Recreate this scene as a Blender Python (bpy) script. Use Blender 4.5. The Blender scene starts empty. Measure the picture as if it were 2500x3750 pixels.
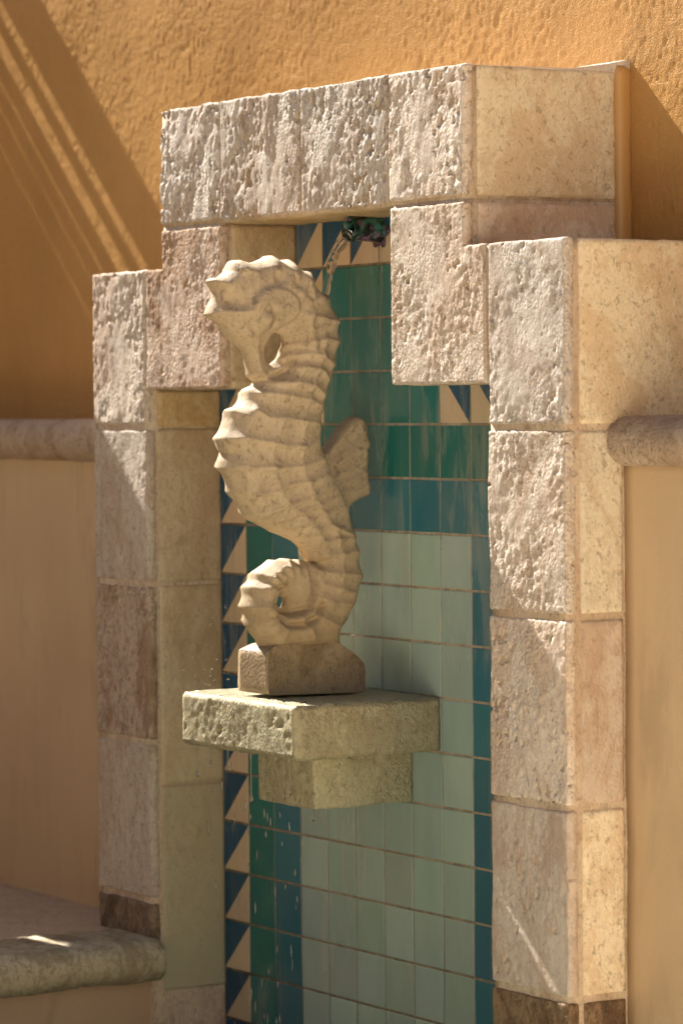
import bpy, math, random
import numpy as np
from mathutils import Vector, Matrix, noise, geometry
random.seed(7)
rng = np.random.default_rng(5)
U = 0.11            # one tile pitch in metres
Z0 = 15.0           # ground lies 15 pitches under the ledge line
scn = bpy.context.scene
COL = scn.collection

def P3(x, y, z): return Vector((x*U, y*U, (z+Z0)*U))

# ------------------------------------------------------------------ materials
def newmat(name):
    m = bpy.data.materials.new(name); m.use_nodes = True
    nt = m.node_tree; nt.nodes.clear()
    out = nt.nodes.new('ShaderNodeOutputMaterial')
    b = nt.nodes.new('ShaderNodeBsdfPrincipled')
    nt.links.new(b.outputs[0], out.inputs[0])
    return m, nt, b

class N:
    def __init__(s, nt): s.nt = nt; s.tc = nt.nodes.new('ShaderNodeTexCoord'); s.geo = nt.nodes.new('ShaderNodeNewGeometry')
    def l(s, a, b): s.nt.links.new(a, b)
    def mapc(s, sc, loc=(0, 0, 0), rot=(0, 0, 0)):
        m = s.nt.nodes.new('ShaderNodeMapping'); m.inputs['Scale'].default_value = sc
        m.inputs['Location'].default_value = loc; m.inputs['Rotation'].default_value = rot
        s.l(s.geo.outputs['Position'], m.inputs[0]); return m.outputs[0]
    def noise(s, scale, detail=4, rough=.6, vec=None, dist=0):
        n = s.nt.nodes.new('ShaderNodeTexNoise'); n.inputs['Scale'].default_value = scale
        n.inputs['Detail'].default_value = detail; n.inputs['Roughness'].default_value = rough
        n.inputs['Distortion'].default_value = dist
        s.l(vec if vec is not None else s.geo.outputs['Position'], n.inputs['Vector']); return n.outputs[0]
    def vor(s, scale, vec=None, feat='F1'):
        n = s.nt.nodes.new('ShaderNodeTexVoronoi'); n.inputs['Scale'].default_value = scale; n.feature = feat
        s.l(vec if vec is not None else s.geo.outputs['Position'], n.inputs['Vector']); return n.outputs['Distance']
    def ramp(s, fac, a, b, va=0., vb=1.):
        n = s.nt.nodes.new('ShaderNodeMapRange'); n.inputs[1].default_value = a; n.inputs[2].default_value = b
        n.inputs[3].default_value = va; n.inputs[4].default_value = vb; n.interpolation_type = 'SMOOTHSTEP'
        s.l(fac, n.inputs[0]); return n.outputs[0]
    def math(s, op, a, b=None):
        n = s.nt.nodes.new('ShaderNodeMath'); n.operation = op
        for i, v in enumerate((a, b)):
            if v is None: continue
            if isinstance(v, (int, float)): n.inputs[i].default_value = v
            else: s.l(v, n.inputs[i])
        return n.outputs[0]
    def mix(s, f, a, b, mode='MIX'):
        n = s.nt.nodes.new('ShaderNodeMix'); n.data_type = 'RGBA'; n.blend_type = mode
        for i, v in ((0, f), (6, a), (7, b)):
            if isinstance(v, (int, float)): n.inputs[i].default_value = v
            elif isinstance(v, tuple): n.inputs[i].default_value = v+(1,) if len(v) == 3 else v
            else: s.l(v, n.inputs[i])
        return n.outputs[2]
    def bump(s, h, strength, dist, prev=None):
        n = s.nt.nodes.new('ShaderNodeBump'); n.inputs['Strength'].default_value = strength
        n.inputs['Distance'].default_value = dist; s.l(h, n.inputs['Height'])
        if prev is not None: s.l(prev, n.inputs['Normal'])
        return n.outputs[0]
    def sepz(s):
        n = s.nt.nodes.new('ShaderNodeSeparateXYZ'); s.l(s.geo.outputs['Position'], n.inputs[0]); return n.outputs
    def nz(s):
        n = s.nt.nodes.new('ShaderNodeSeparateXYZ'); s.l(s.geo.outputs['Normal'], n.inputs[0]); return n.outputs
    def rnd(s):
        n = s.nt.nodes.new('ShaderNodeObjectInfo'); return n.outputs['Random']

def stone(name, base, stain, stain_amt=.5, dark=(.16, .10, .06), dark_amt=.3, pit=.6, rough=.85, bump=.6, green=None, greenz=None, stretch=(1, 1, .55), speck=.5, seed=0, wet_top=False, cell=.6):
    m, nt, b = newmat(name); n = N(nt)
    L = (seed*3.1, seed*1.7, seed*2.3)
    v = n.mapc(stretch, L)
    big = n.noise(5, 6, .68, v, 1.2); mid = n.noise(22, 6, .65, v, .8); fine = n.noise(150, 4, .7, v)
    c = n.mix(n.ramp(big, .49, .56, 0, stain_amt), base, stain)
    c = n.mix(n.ramp(mid, .52, .7, 0, stain_amt*.8), c, tuple(x*.8 for x in stain))
    c = n.mix(n.ramp(mid, .48, .3, 0, .35), c, tuple(min(1, x*1.22) for x in base))
    dk = n.noise(9, 7, .7, n.mapc(stretch, (L[0]+4, L[1], L[2]+9)), 1.2)
    c = n.mix(n.ramp(dk, .56, .72, 0, dark_amt), c, dark)
    sp = n.noise(62, 4, .7, n.mapc((1, 1, .8), (L[0]+1, 0, 0)), .5)
    c = n.mix(n.ramp(sp, .57, .64, 0, speck), c, tuple(x*.42 for x in stain))
    c = n.mix(n.ramp(n.noise(150, 3, .6, n.mapc((1, 1, .8), (2, L[1], 0))), .58, .66, 0, speck*.7), c, tuple(x*.4 for x in stain))
    c = n.mix(n.ramp(n.noise(34, 6, .7, n.mapc(stretch, (L[0]+7, 2, 1)), 1.5), .53, .57, 0, stain_amt*.7), c, tuple(x*.92 for x in stain))
    c = n.mix(n.ramp(fine, .3, .7, .0, .25), c, tuple(x*.6 for x in base))
    hs = nt.nodes.new('ShaderNodeHueSaturation'); n.l(c, hs.inputs['Color'])
    n.l(n.ramp(n.rnd(), 0, 1, .88, 1.1), hs.inputs['Value']); n.l(n.ramp(n.math('FRACT', n.math('MULTIPLY', n.rnd(), 7.3)), 0, 1, .85, 1.12), hs.inputs['Saturation'])
    c = hs.outputs[0]
    if green:
        z = n.sepz()[2]
        g = n.ramp(z, greenz[1], greenz[0], 0, 1)
        g = n.math('MULTIPLY', g, n.ramp(n.noise(7, 4, .6), .25, .65, .45, 1))
        c = n.mix(g, c, green)
    nt.links.new(c, b.inputs['Base Color'])
    if wet_top:
        n.l(n.ramp(n.nz()[2], .5, .95, rough, .28), b.inputs['Roughness'])
    else: b.inputs['Roughness'].default_value = rough
    b.inputs['Specular IOR Level'].default_value = .3
    pits = n.ramp(n.vor(60, n.mapc((1, 1, .7), L)), .0, .28, 0, 1)
    msk = n.ramp(n.noise(14, 3, .5), .42, .6, 1, 0)
    pt = n.math('MAXIMUM', pits, msk)
    cel = n.math('MULTIPLY', n.vor(170, n.mapc((1, 1, .8), L)), n.ramp(n.noise(6, 2, .5, n.mapc((1, 1, 1), L)), .4, .6, .15, .8))
    h = n.math('ADD', n.math('MULTIPLY', pt, .6*pit), n.math('ADD', n.math('MULTIPLY', mid, .5), n.math('ADD', n.math('MULTIPLY', fine, .5), n.math('MULTIPLY', cel, -cell))))
    n.l(n.bump(h, bump, .0075), b.inputs['Normal'])
    return m

def stucco(name, col, col2, bump=.6, scale=1., rough=.6, streak=(.2, .15, .1), streak_amt=.0, fine=.5):
    m, nt, b = newmat(name); n = N(nt)
    v = n.mapc((1, 1, .8))
    a = n.noise(2.2, 4, .5, v); d = n.noise(60*scale, 4, .6, v, .4)
    c = n.mix(n.ramp(a, .35, .65), col, col2)
    c = n.mix(n.ramp(n.noise(18, 5, .6, n.mapc((1, 1, .12))), .5, .75, 0, .35), c, tuple(x*.8 for x in col))
    if streak_amt:
        s = n.noise(7, 5, .65, n.mapc((1, 1, .22), (3, 0, 1)), 1.)
        c = n.mix(n.ramp(s, .54, .70, 0, streak_amt), c, streak)
    n.l(c, b.inputs['Base Color']); b.inputs['Roughness'].default_value = rough
    h = n.math('ADD', n.math('MULTIPLY', d, 1.), n.math('MULTIPLY', n.noise(260, 2, .5), .35*fine))
    n.l(n.bump(h, bump, .004), b.inputs['Normal'])
    return m

def plain(name, col, rough=.5, **k):
    m, nt, b = newmat(name); b.inputs['Base Color'].default_value = col+(1,); b.inputs['Roughness'].default_value = rough
    for a, v in k.items(): b.inputs[a.replace('_', ' ')].default_value = v
    return m

# ------------------------------------------------------------------ mesh helpers
def mesh_obj(name, verts, faces, mat, parent=None, smooth=True, mats=None, fmat=None):
    me = bpy.data.meshes.new(name); me.from_pydata([tuple(v) for v in verts], [], faces); me.update()
    for mm in (mats or [mat]): me.materials.append(mm)
    if fmat is not None: me.polygons.foreach_set('material_index', fmat)
    if smooth: me.polygons.foreach_set('use_smooth', [True]*len(me.polygons))
    o = bpy.data.objects.new(name, me); COL.objects.link(o)
    if parent is not None: o.parent = parent; o.matrix_parent_inverse = parent.matrix_world.inverted()
    return o

def tag(o, label=None, cat=None, group=None, kind=None):
    if label: o['label'] = label
    if cat: o['category'] = cat
    if group: o['group'] = group
    if kind: o['kind'] = kind
    return o

def thing(name, loc, label, cat, group=None):
    o = bpy.data.objects.new(name, None); COL.objects.link(o); o.location = loc; o.empty_display_size = .05
    bpy.context.view_layer.update()
    return tag(o, label, cat, group)

def lin(a, b, step, extra=()):
    ks = sorted(set([round(a, 5), round(b, 5)]+[round(e, 5) for e in extra if a < e < b])); out = []
    for p, q in zip(ks[:-1], ks[1:]):
        k = max(1, round((q-p)/step)); out += [p+(q-p)*i/k for i in range(k)]
    return out+[ks[-1]]

def voxshell(name, xs, ys, zs, inside, mat, parent=None, disp=None, bev=.05, smooth=True):
    """closed shell of the union of grid cells for which inside(cx,cy,cz); rounded edges by vertex normals, displaced"""
    nx, ny, nz = len(xs)-1, len(ys)-1, len(zs)-1
    I = np.zeros((nx+2, ny+2, nz+2), bool)
    for i in range(nx):
        for j in range(ny):
            for k in range(nz):
                I[i+1, j+1, k+1] = inside((xs[i]+xs[i+1])/2, (ys[j]+ys[j+1])/2, (zs[k]+zs[k+1])/2)
    vid = {}; V = []; Nn = []; F = []
    def v(i, j, k, n):
        key = (i, j, k)
        if key not in vid:
            vid[key] = len(V); V.append([xs[i], ys[j], zs[k]]); Nn.append(np.zeros(3))
        q = vid[key]; Nn[q] = Nn[q]+n; return q
    dirs = [((1, 0, 0), [(1, 0, 0), (1, 1, 0), (1, 1, 1), (1, 0, 1)]), ((-1, 0, 0), [(0, 0, 0), (0, 0, 1), (0, 1, 1), (0, 1, 0)]),
            ((0, 1, 0), [(0, 1, 0), (0, 1, 1), (1, 1, 1), (1, 1, 0)]), ((0, -1, 0), [(0, 0, 0), (1, 0, 0), (1, 0, 1), (0, 0, 1)]),
            ((0, 0, 1), [(0, 0, 1), (1, 0, 1), (1, 1, 1), (0, 1, 1)]), ((0, 0, -1), [(0, 0, 0), (0, 1, 0), (1, 1, 0), (1, 0, 0)])]
    for d, quad in dirs:
        nb = np.roll(I, (-d[0], -d[1], -d[2]), (0, 1, 2))
        for i, j, k in zip(*np.nonzero(I & ~nb)):
            F.append([v(i-1+a, j-1+b, k-1+c, np.array(d, float)) for a, b, c in quad])
    out = []
    for p, n in zip(V, Nn):
        s = np.sign(np.round(n, 3)); cnt = int(np.abs(s).sum())
        nn = n/(np.linalg.norm(n)+1e-9)
        p = np.array(p)
        if cnt > 1: p = p-s*bev*(.30 if cnt == 2 else .42)
        if disp is not None: p = p+nn*disp(p, nn)
        out.append(P3(*p))
    return mesh_obj(name, out, F, mat, parent, smooth)

nz_ = noise.noise; fr = noise.fractal
def rough_disp(amp=.03, pit=.12, seed=0, thr=.28, streak=.6):
    off = Vector((seed*7.1, seed*3.3, seed*5.7)); o2 = Vector((9, 9, 9))
    def f(p, n):
        q = Vector((p[0], p[1], p[2]*streak))+off
        a = fr(q*1.2, 1., 2., 3)*amp*.8
        w = nz_(q*.75); w2 = nz_(q*1.1+o2)
        rough_ = min(1, max(.15, .55+1.6*w2))
        b = fr(q*8., .6, 2., 2)*amp*.7*rough_
        c = nz_(q*4.4+o2)*.32+nz_(q*9.)*.45+nz_(q*13.)*.46
        t = thr+.08-.45*w
        pt = -.66*pit*min(1, max(0, c-t)*9.)
        return a+b+pt
    return f
def soft_disp(amp=.015, seed=0):
    def f(p, n):
        q = Vector((p[0]+seed*7.1, p[1]+seed*3.3, p[2]+seed*5.7))
        return fr(q*1.2, 1., 2., 3)*amp+nz_(q*6)*amp*.3
    return f
SL = [0]
def slab(x0, x1, y0, y1, z0, z1, mat, parent, disp, step=.07, name='stone_slab', regs=None, bev=.05, thick_step=.11):
    """regs: list of (x0,x1,z0,z1) rects whose union is the slab (default the whole box)"""
    regs = regs or [(x0, x1, z0, z1)]
    ex = [r[0] for r in regs]+[r[1] for r in regs]; ez = [r[2] for r in regs]+[r[3] for r in regs]
    dims = [x1-x0, y1-y0, z1-z0]
    sx = step if dims[0] > .5 else thick_step; sy = step if dims[1] > .5 else thick_step; sz = step if dims[2] > .5 else thick_step
    xs = lin(x0, x1, sx, ex); ys = lin(y0, y1, sy); zs = lin(z0, z1, sz, ez)
    ins = lambda a, b, c: any(r[0] < a < r[1] and r[2] < c < r[3] for r in regs)
    return voxshell(name, xs, ys, zs, ins, mat, parent, disp, bev)

def prism_x(name, prof, x0, x1, nx, mat, parent=None, disp=None, smooth=True, axis='X'):
    """closed profile [(y,z)..] swept along x (or (x,z) swept along y when axis='Y')"""
    V = []; F = []; n = len(prof)
    pr = [np.array(p) for p in prof]
    nor = []
    for i in range(n):
        t = pr[(i+1) % n]-pr[i-1]; q = np.array([t[1], -t[0]]); nor.append(q/(np.linalg.norm(q)+1e-9))
    ar = sum(pr[i][0]*pr[(i+1) % n][1]-pr[(i+1) % n][0]*pr[i][1] for i in range(n))
    sg = 1 if ar > 0 else -1
    for k in range(nx+1):
        x = x0+(x1-x0)*k/nx
        for i in range(n):
            q = pr[i]
            pt = np.array([x, q[0], q[1]]) if axis == 'X' else np.array([q[0], x, q[1]])
            if disp:
                nn = np.array([0, nor[i][0], nor[i][1]])*sg if axis == 'X' else np.array([nor[i][0], 0, nor[i][1]])*sg
                pt = pt+nn*disp(pt, nn)
            V.append(P3(*pt))
    for k in range(nx):
        for i in range(n):
            a = k*n+i; b = k*n+(i+1) % n
            F.append([a, b, b+n, a+n])
    F.append(list(range(n))[::-1]); F.append([nx*n+i for i in range(n)])
    o = mesh_obj(name, V, F, mat, parent, smooth)
    if smooth:
        bm = __import__('bmesh').new(); bm.from_mesh(o.data); __import__('bmesh').ops.recalc_face_normals(bm, faces=bm.faces)
        for f in bm.faces:
            if len(f.verts) > 4: f.smooth = False
        bm.to_mesh(o.data); bm.free()
    return o

def box(name, x0, x1, y0, y1, z0, z1, mat, parent=None):
    V = [P3(x, y, z) for x in (x0, x1) for y in (y0, y1) for z in (z0, z1)]
    F = [(0, 1, 3, 2), (4, 6, 7, 5), (0, 4, 5, 1), (2, 3, 7, 6), (0, 2, 6, 4), (1, 5, 7, 3)]
    return mesh_obj(name, V, F, mat, parent, False)
EXPO = 1.6
O = [(-0.945,0.793),(-1.069,0.902),(-1.087,1.054),(-1.128,1.227),(-1.177,1.378),(-1.288,1.497),(-1.412,1.59),(-1.499,1.626),(-1.56,1.723),(-1.604,1.792),(-1.744,1.916),(-1.929,2.022),(-1.877,2.173),(-1.814,2.302),(-1.775,2.432),(-1.828,2.539),(-1.889,2.656),(-1.772,2.7),(-1.623,2.713),(-1.51,2.811),(-1.42,2.995),(-1.32,3.034),(-1.27,3.015),(-1.095,2.974),(-0.894,2.999),(-0.729,3.066),(-0.64,3.128),(-0.54,3.073),(-0.401,2.988),(-0.281,3.06),(-0.19,3.013),(-0.079,2.884),(0.068,2.838),(0.209,2.853),(0.178,2.73),(0.261,2.567),(0.388,2.448),(0.555,2.411),(0.573,2.242),(0.68,2.079),(0.773,1.904),(0.716,1.816),(0.748,1.663),(0.803,1.531),(0.706,1.378),(0.683,1.224),(0.708,1.092),(0.611,0.983),(0.62,0.83),(0.523,0.753),(0.496,0.633),(0.488,0.545),(0.43,0.414),(0.407,0.261),(0.349,0.152),(0.353,-0.001),(0.36,-0.089),(0.319,-0.263),(0.343,-0.417),(0.424,-0.541),(0.522,-0.507),(0.679,-0.312),(0.837,-0.105),(0.994,0.047),(1.152,0.151),(1.308,0.121),(1.411,-0.012),(1.402,-0.145),(1.454,-0.344),(1.449,-0.38),(1.391,-0.51),(1.418,-0.678),(1.382,-0.868),(1.422,-1.059),(1.448,-1.303),(1.269,-1.361),(1.1,-1.438),(1.0,-1.538),(0.985,-1.692),(1.011,-1.86),(1.11,-2.053),(1.092,-2.147),(1.202,-2.365),(1.167,-2.507),(1.194,-2.651),(1.268,-2.82),(1.167,-2.983),(1.118,-3.172),(1.073,-3.361),(0.951,-3.499),(0.893,-3.664),(0.738,-3.812),(0.722,-3.966),(0.776,-4.158),(-0.823,-4.164),(-0.897,-3.954),(-1.01,-3.827),(-1.111,-3.682),(-1.12,-3.494),(-1.213,-3.326),(-1.148,-3.118),(-1.157,-2.954),(-1.025,-2.829),(-0.989,-2.69),(-0.778,-2.579),(-0.618,-2.467),(-0.476,-2.49),(-0.352,-2.447),(-0.201,-2.508),(-0.063,-2.479),(0.13,-2.549),(0.29,-2.583),(0.185,-2.532),(0.158,-2.467),(0.104,-2.347),(0.009,-2.226),(-0.142,-2.128),(-0.361,-2.034),(-0.579,-1.958),(-0.851,-1.814),(-1.04,-1.735),(-1.153,-1.662),(-1.187,-1.537),(-1.307,-1.377),(-1.453,-1.239),(-1.47,-1.075),(-1.544,-0.887),(-1.658,-0.781),(-1.64,-0.63),(-1.579,-0.467),(-1.631,-0.498),(-1.671,-0.346),(-1.712,-0.227),(-1.593,-0.045),(-1.524,0.148),(-1.514,0.3),(-1.326,0.352),(-1.225,0.449),(-1.179,0.556),(-1.152,0.66),(-0.945,0.75)]
H1 = [(-0.583,1.724),(-0.477,1.677),(-0.413,1.568),(-0.422,1.46),(-0.486,1.33),(-0.564,1.2),(-0.686,1.118),(-0.771,1.179),(-0.784,1.352),(-0.741,1.546),(-0.674,1.676)]
H2 = [(-0.496,-3.136),(-0.436,-3.181),(-0.437,-3.275),(-0.471,-3.355),(-0.54,-3.353),(-0.561,-3.293),(-0.551,-3.176)]
RING = [[(-0.603,1.65),(-0.198,1.716),(0.159,1.783),(0.519,1.893)],[(-0.378,1.467),(0.055,1.544),(0.31,1.577),(0.553,1.523)],[(-0.481,1.24),(-0.151,1.305),(0.18,1.294),(0.459,1.109)],[(-0.711,1.024),(-0.458,1.056),(-0.129,1.067),(0.202,1.001),(0.379,0.826)],[(-0.863,0.863),(-0.512,0.786),(-0.309,0.785),(0.046,0.719),(0.261,0.544)],[(-1.215,0.735),(-1.067,0.616),(-0.841,0.594),(-0.464,0.527),(-0.059,0.459),(0.182,0.349)],[(-1.742,0.321),(-1.395,0.307),(-1.195,0.295),(-0.972,0.142),(-0.62,0.139),(-0.216,0.07),(0.115,0.045)],[(-1.97,-0.212),(-1.438,-0.218),(-0.977,-0.31),(-0.601,-0.38),(-0.221,-0.396),(0.098,-0.303)],[(-1.885,-0.788),(-1.565,-0.777),(-0.972,-0.764),(-0.592,-0.77),(-0.265,-0.741),(0.176,-0.631)],[(-1.717,-1.26),(-1.302,-1.28),(-0.815,-1.198),(-0.596,-1.085),(-0.186,-1.047),(0.256,-0.914)],[(-1.414,-1.684),(-1.064,-1.681),(-0.764,-1.525),(-0.436,-1.416),(-0.107,-1.329),(0.336,-1.127)],[(-0.985,-1.869),(-0.603,-1.715),(-0.246,-1.56),(0.112,-1.451),(0.445,-1.318)],[(-0.606,-2.007),(-0.331,-1.816),(-0.056,-1.729),(0.331,-1.598),(0.637,-1.511)],[(-0.389,-2.118),(-0.059,-1.964),(0.273,-1.831),(0.854,-2.047)],[(-0.2,-2.288),(0.076,-2.179),(0.575,-2.099),(0.881,-2.107)],[(-0.106,-2.478),(0.212,-2.418),(0.711,-2.386),(0.963,-2.346)],[(0.017,-2.6),(0.374,-2.729),(0.763,-2.765),(1.014,-2.797)],[(0.082,-2.884),(0.482,-3.015),(0.898,-3.125)],[(0.066,-3.118),(0.423,-3.296),(0.826,-3.335)],[(-0.061,-3.36),(0.199,-3.57),(0.558,-3.726)],[(-0.268,-3.458),(-0.133,-3.698),(0.002,-3.915)],[(-0.516,-3.659),(-0.572,-3.773),(-0.655,-3.91)],[(-0.786,-3.414),(-1.002,-3.336),(-1.5,-3.293)],[(-0.754,-3.018),(-0.97,-2.964),(-1.456,-2.923)],[(-0.671,-2.904),(-0.887,-2.734),(-1.291,-2.674)],[(-0.561,-2.815),(-0.75,-2.668),(-0.937,-2.448)],[(-0.41,-2.773),(-0.504,-2.606),(-0.639,-2.438)],[(-0.26,-2.755),(-0.299,-2.613),(-0.339,-2.483)],[(-0.76,-3.532),(-1.005,-3.592),(-1.41,-3.622)],[(-0.625,-3.677),(-0.899,-3.829),(-1.171,-3.934)]]
LON = [[(-1.066,0.638),(-1.195,0.295),(-1.348,0.06),(-1.438,-0.218)],[(-0.205,1.045),(-0.412,0.678),(-0.67,0.139),(-0.851,-0.29)],[(0.259,1.577),(0.179,1.218),(0.021,0.828),(-0.137,0.351),(-0.27,-0.19)],[(-0.093,1.998),(-0.07,1.738),(0.028,1.435)],[(-1.438,-0.223),(-1.469,-0.628),(-1.551,-0.777),(-1.448,-1.092),(-1.303,-1.327),(-1.036,-1.565)],[(-0.913,-0.288),(-0.918,-0.753),(-0.76,-1.199),(-0.546,-1.483),(-0.193,-1.702),(0.16,-2.063),(0.267,-2.419)],[(-0.288,-0.39),(-0.32,-0.763),(-0.159,-1.117),(0.111,-1.545),(0.438,-1.953),(0.627,-2.43),(0.593,-3.019),(0.256,-3.384),(-0.078,-3.7)],[(-0.965,-3.663),(-0.957,-2.964),(-0.778,-2.714),(-0.559,-2.593),(-0.203,-2.616)]]
GRV = [[(0.011,-2.595),(0.082,-2.884),(0.066,-3.118),(-0.061,-3.36),(-0.35,-3.443),(-0.568,-3.387),(-0.676,-3.325)],[(-0.535,-2.933),(-0.713,-2.996),(-0.77,-3.204),(-0.719,-3.487),(-0.516,-3.659),(-0.188,-3.672),(0.089,-3.542),(0.229,-3.336)]]
GRH = [[(-1.143,2.657),(-0.894,2.585),(-0.643,2.534),(-0.443,2.385),(-0.395,2.169),(-0.448,1.953),(-0.601,1.801)],[(-0.718,2.63),(-0.391,2.537),(-0.216,2.344),(-0.117,2.085),(-0.121,1.782)],[(-1.056,1.541),(-1.155,1.648),(-1.203,1.82)]]
HRD = [[(-0.938,3.096),(-0.815,2.876),(-0.843,2.661)],[(-0.575,3.03),(-0.438,2.817),(-0.491,2.6)],[(-0.096,2.825),(-0.163,2.582),(-0.291,2.408)],[(0.319,2.392),(0.063,2.303),(-0.115,2.258)],[(0.537,1.893),(0.263,1.957),(-0.042,1.999)],[(-2.158,2.646),(-1.814,2.618),(-1.49,2.803)],[(-1.711,2.982),(-1.439,2.868),(-1.191,2.807)],[(-0.938,3.09),(-0.789,2.963),(-0.69,2.813)],[(-0.562,3.02),(-0.412,2.882),(-0.338,2.732)],[(-2.19,2.011),(-1.82,2.052),(-1.349,2.077)],[(-0.109,2.817),(-0.036,2.519),(0.012,2.259)],[(0.314,2.381),(0.062,2.173),(-0.093,1.998)],[(-1.788,1.614),(-1.454,1.647),(-1.254,1.67)]]
EYE = (-1.015,1.885)
FIN = [[(0.473,-0.528),(0.733,-0.312),(1.048,-0.008)],[(0.574,-0.705),(0.939,-0.447),(1.255,-0.099)],[(0.677,-0.728),(1.382,-0.365)],[(0.441,-0.945),(0.916,-0.859),(1.34,-0.533)],[(0.578,-1.136),(0.969,-1.049),(1.35,-0.89)],[(0.716,-1.258),(1.052,-1.241),(1.376,-1.152)]]
BASE = [(-1.044,-4.916),(-1.035,-4.124),(-0.795,-4.018),(0.454,-3.956),(0.827,-4.244),(1.063,-4.432),(1.049,-4.965)]
FINPOLY = [(0.287,-0.493),(0.38,-0.895),(0.515,-1.157),(0.735,-1.469),(0.872,-1.709)]
# ------------------------------------------------------------------ measured layout (tile pitches; X along wall, Y into wall, Z up)
T = 1.675; L = 1.216; B = 3.563; D1 = 3.24
e = 2.263; l = .672; zT = 6.195; zb = 3.883; zt = 3.088; zs = .704
j0, j1, j2, j3 = -.041, -3.177, -6.335, -9.518
G = .10      # mortar joint

M_front = stone('travertine_face', (.70, .61, .52), (.54, .39, .285), .55, dark=(.20, .13, .08), dark_amt=.5, speck=.55, bump=1.0, pit=1., seed=1)
M_frontb = stone('travertine_stained', (.62, .50, .41), (.40, .26, .17), .85, dark=(.18, .105, .06), dark_amt=.85, speck=.7, bump=.9, seed=2)
M_dark = stone('travertine_damp', (.30, .205, .13), (.14, .085, .05), .9, dark=(.05, .03, .018), dark_amt=.95, speck=.6, bump=.8, seed=4)
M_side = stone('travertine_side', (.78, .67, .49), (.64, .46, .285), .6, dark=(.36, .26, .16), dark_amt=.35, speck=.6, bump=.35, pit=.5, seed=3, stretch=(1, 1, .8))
M_smooth = stone('travertine_smooth', (.68, .56, .45), (.55, .37, .25), .7, dark=(.30, .19, .12), dark_amt=.3, speck=.35, bump=.35, pit=.4, seed=9)
M_jamb = stone('travertine_jamb', (.60, .47, .30), (.48, .32, .165), .6, dark=(.25, .16, .09), dark_amt=.35, speck=.4, bump=.3, pit=.4, green=(.47, .45, .30), greenz=(.25, 1.35), seed=5)
M_mortar = stone('mortar', (.62, .50, .37), (.48, .33, .22), .6, dark=(.25, .17, .1), dark_amt=.3, bump=.6, seed=6)
M_shelf = stone('shelf_limestone', (.54, .46, .29), (.38, .28, .155), .6, dark=(.12, .09, .05), dark_amt=.35, speck=.7, bump=1., green=(.42, .445, .30), greenz=(.2, 1.5), seed=7, stretch=(1, 1, .8), wet_top=True, rough=.55)
M_ledge = stone('ledge_stone', (.52, .42, .33), (.40, .28, .19), .6, dark=(.15, .10, .07), dark_amt=.5, speck=.7, bump=.9, seed=8)
M_coping = stone('coping_stone', (.56, .46, .30), (.28, .19, .10), .95, dark=(.06, .04, .025), dark_amt=.8, speck=.7, bump=.8, green=(.42, .38, .24), greenz=(.2, .7), seed=10)
M_statue = stone('cast_stone', (.49, .365, .215), (.36, .25, .135), .4, dark=(.22, .15, .08), dark_amt=.08, speck=.6, bump=.3, pit=.8, rough=.7, seed=11, cell=.05, green=(.34, .25, .135), greenz=(1.1, 1.6))
M_orange = stucco('orange_stucco', (.58, .32, .105), (.50, .27, .082), bump=.5, scale=1.7, rough=.36, fine=2.5)
M_tan = stucco('tan_stucco', (.64, .475, .295), (.56, .405, .25), bump=.22, scale=.55, rough=.5, streak=(.30, .22, .14), streak_amt=.34, fine=1.)
M_caulk = plain('orange_filler', (.55, .30, .10), .4)

# ---- ground, pool
box('ground', -300, 300, -300, B+1, -15.4, -15, stucco('ground_paving', (.80, .70, .54), (.75, .65, .49), bump=.3, rough=.9))['kind'] = 'structure'
Mw, nt, bw = newmat('pool_water'); n_ = N(nt)
bw.inputs['Base Color'].default_value = (.05, .12, .10, 1); bw.inputs['Roughness'].default_value = .05
nt.links.new(n_.bump(n_.noise(9, 3), .3, .02), bw.inputs['Normal'])
box('pool_water', -.12, 16, -20, T, -14.9, -13.2, Mw)['kind'] = 'structure'
box('terrace_paving', -34, -1.55, -22, L, -15.0, -10.28, stone('paving_stone', (.50, .39, .28), (.38, .27, .18), .4, dark=(.2, .13, .09), dark_amt=.35, bump=.3, seed=12))['kind'] = 'structure'

# ---- walls
def stucco_disp(p):
    q = Vector((p[0], p[1], p[2]))
    w = .5+.5*nz_(q*.35)
    return (nz_(Vector((q.x*2.2, 0, q.z*1.8)))*.5+nz_(Vector((q.x*6.5+nz_(q)*1.5, 3, q.z*5.2)))*.35+nz_(Vector((q.x*10.5, 5, q.z*8.5+nz_(q*1.3)*2)))*.8)*(.005+.014*w)+nz_(q*.5)*.03
def gridwall(name, xs, zs, y, thick, mat, dfun):
    V = []; F = []; nxx = len(xs); nzz = len(zs)
    for x in xs:
        for z in zs: V.append(P3(x, y-dfun((x, y, z)), z))
    for i in range(nxx-1):
        for j in range(nzz-1):
            a = i*nzz+j; F.append([a, a+nzz, a+nzz+1, a+1])
    b0 = len(V)
    for x in (xs[0], xs[-1]):
        for z in (zs[0], zs[-1]): V.append(P3(x, y+thick, z))
    F.append([b0, b0+1, b0+3, b0+2])
    left = [j for j in range(nzz)]; F.append([b0+1]+[b0]+left)
    right = [(nxx-1)*nzz+j for j in range(nzz)]; F.append([b0+2, b0+3]+right[::-1])
    top = [i*nzz+nzz-1 for i in range(nxx)]; F.append([b0+3, b0+1]+top)
    bot = [i*nzz for i in range(nxx)]; F.append([b0, b0+2]+bot[::-1])
    o = mesh_obj(name, V, F, mat, None, True)
    return o
gxs = lin(-42, -14.5, 1.5)[:-1]+lin(-14.5, 18, .047)+lin(18, 36.4, 1.5)[1:]
gzs = [-1.5]+lin(.1, 11, .05)+lin(11, 26, 1.5)[1:]
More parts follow.
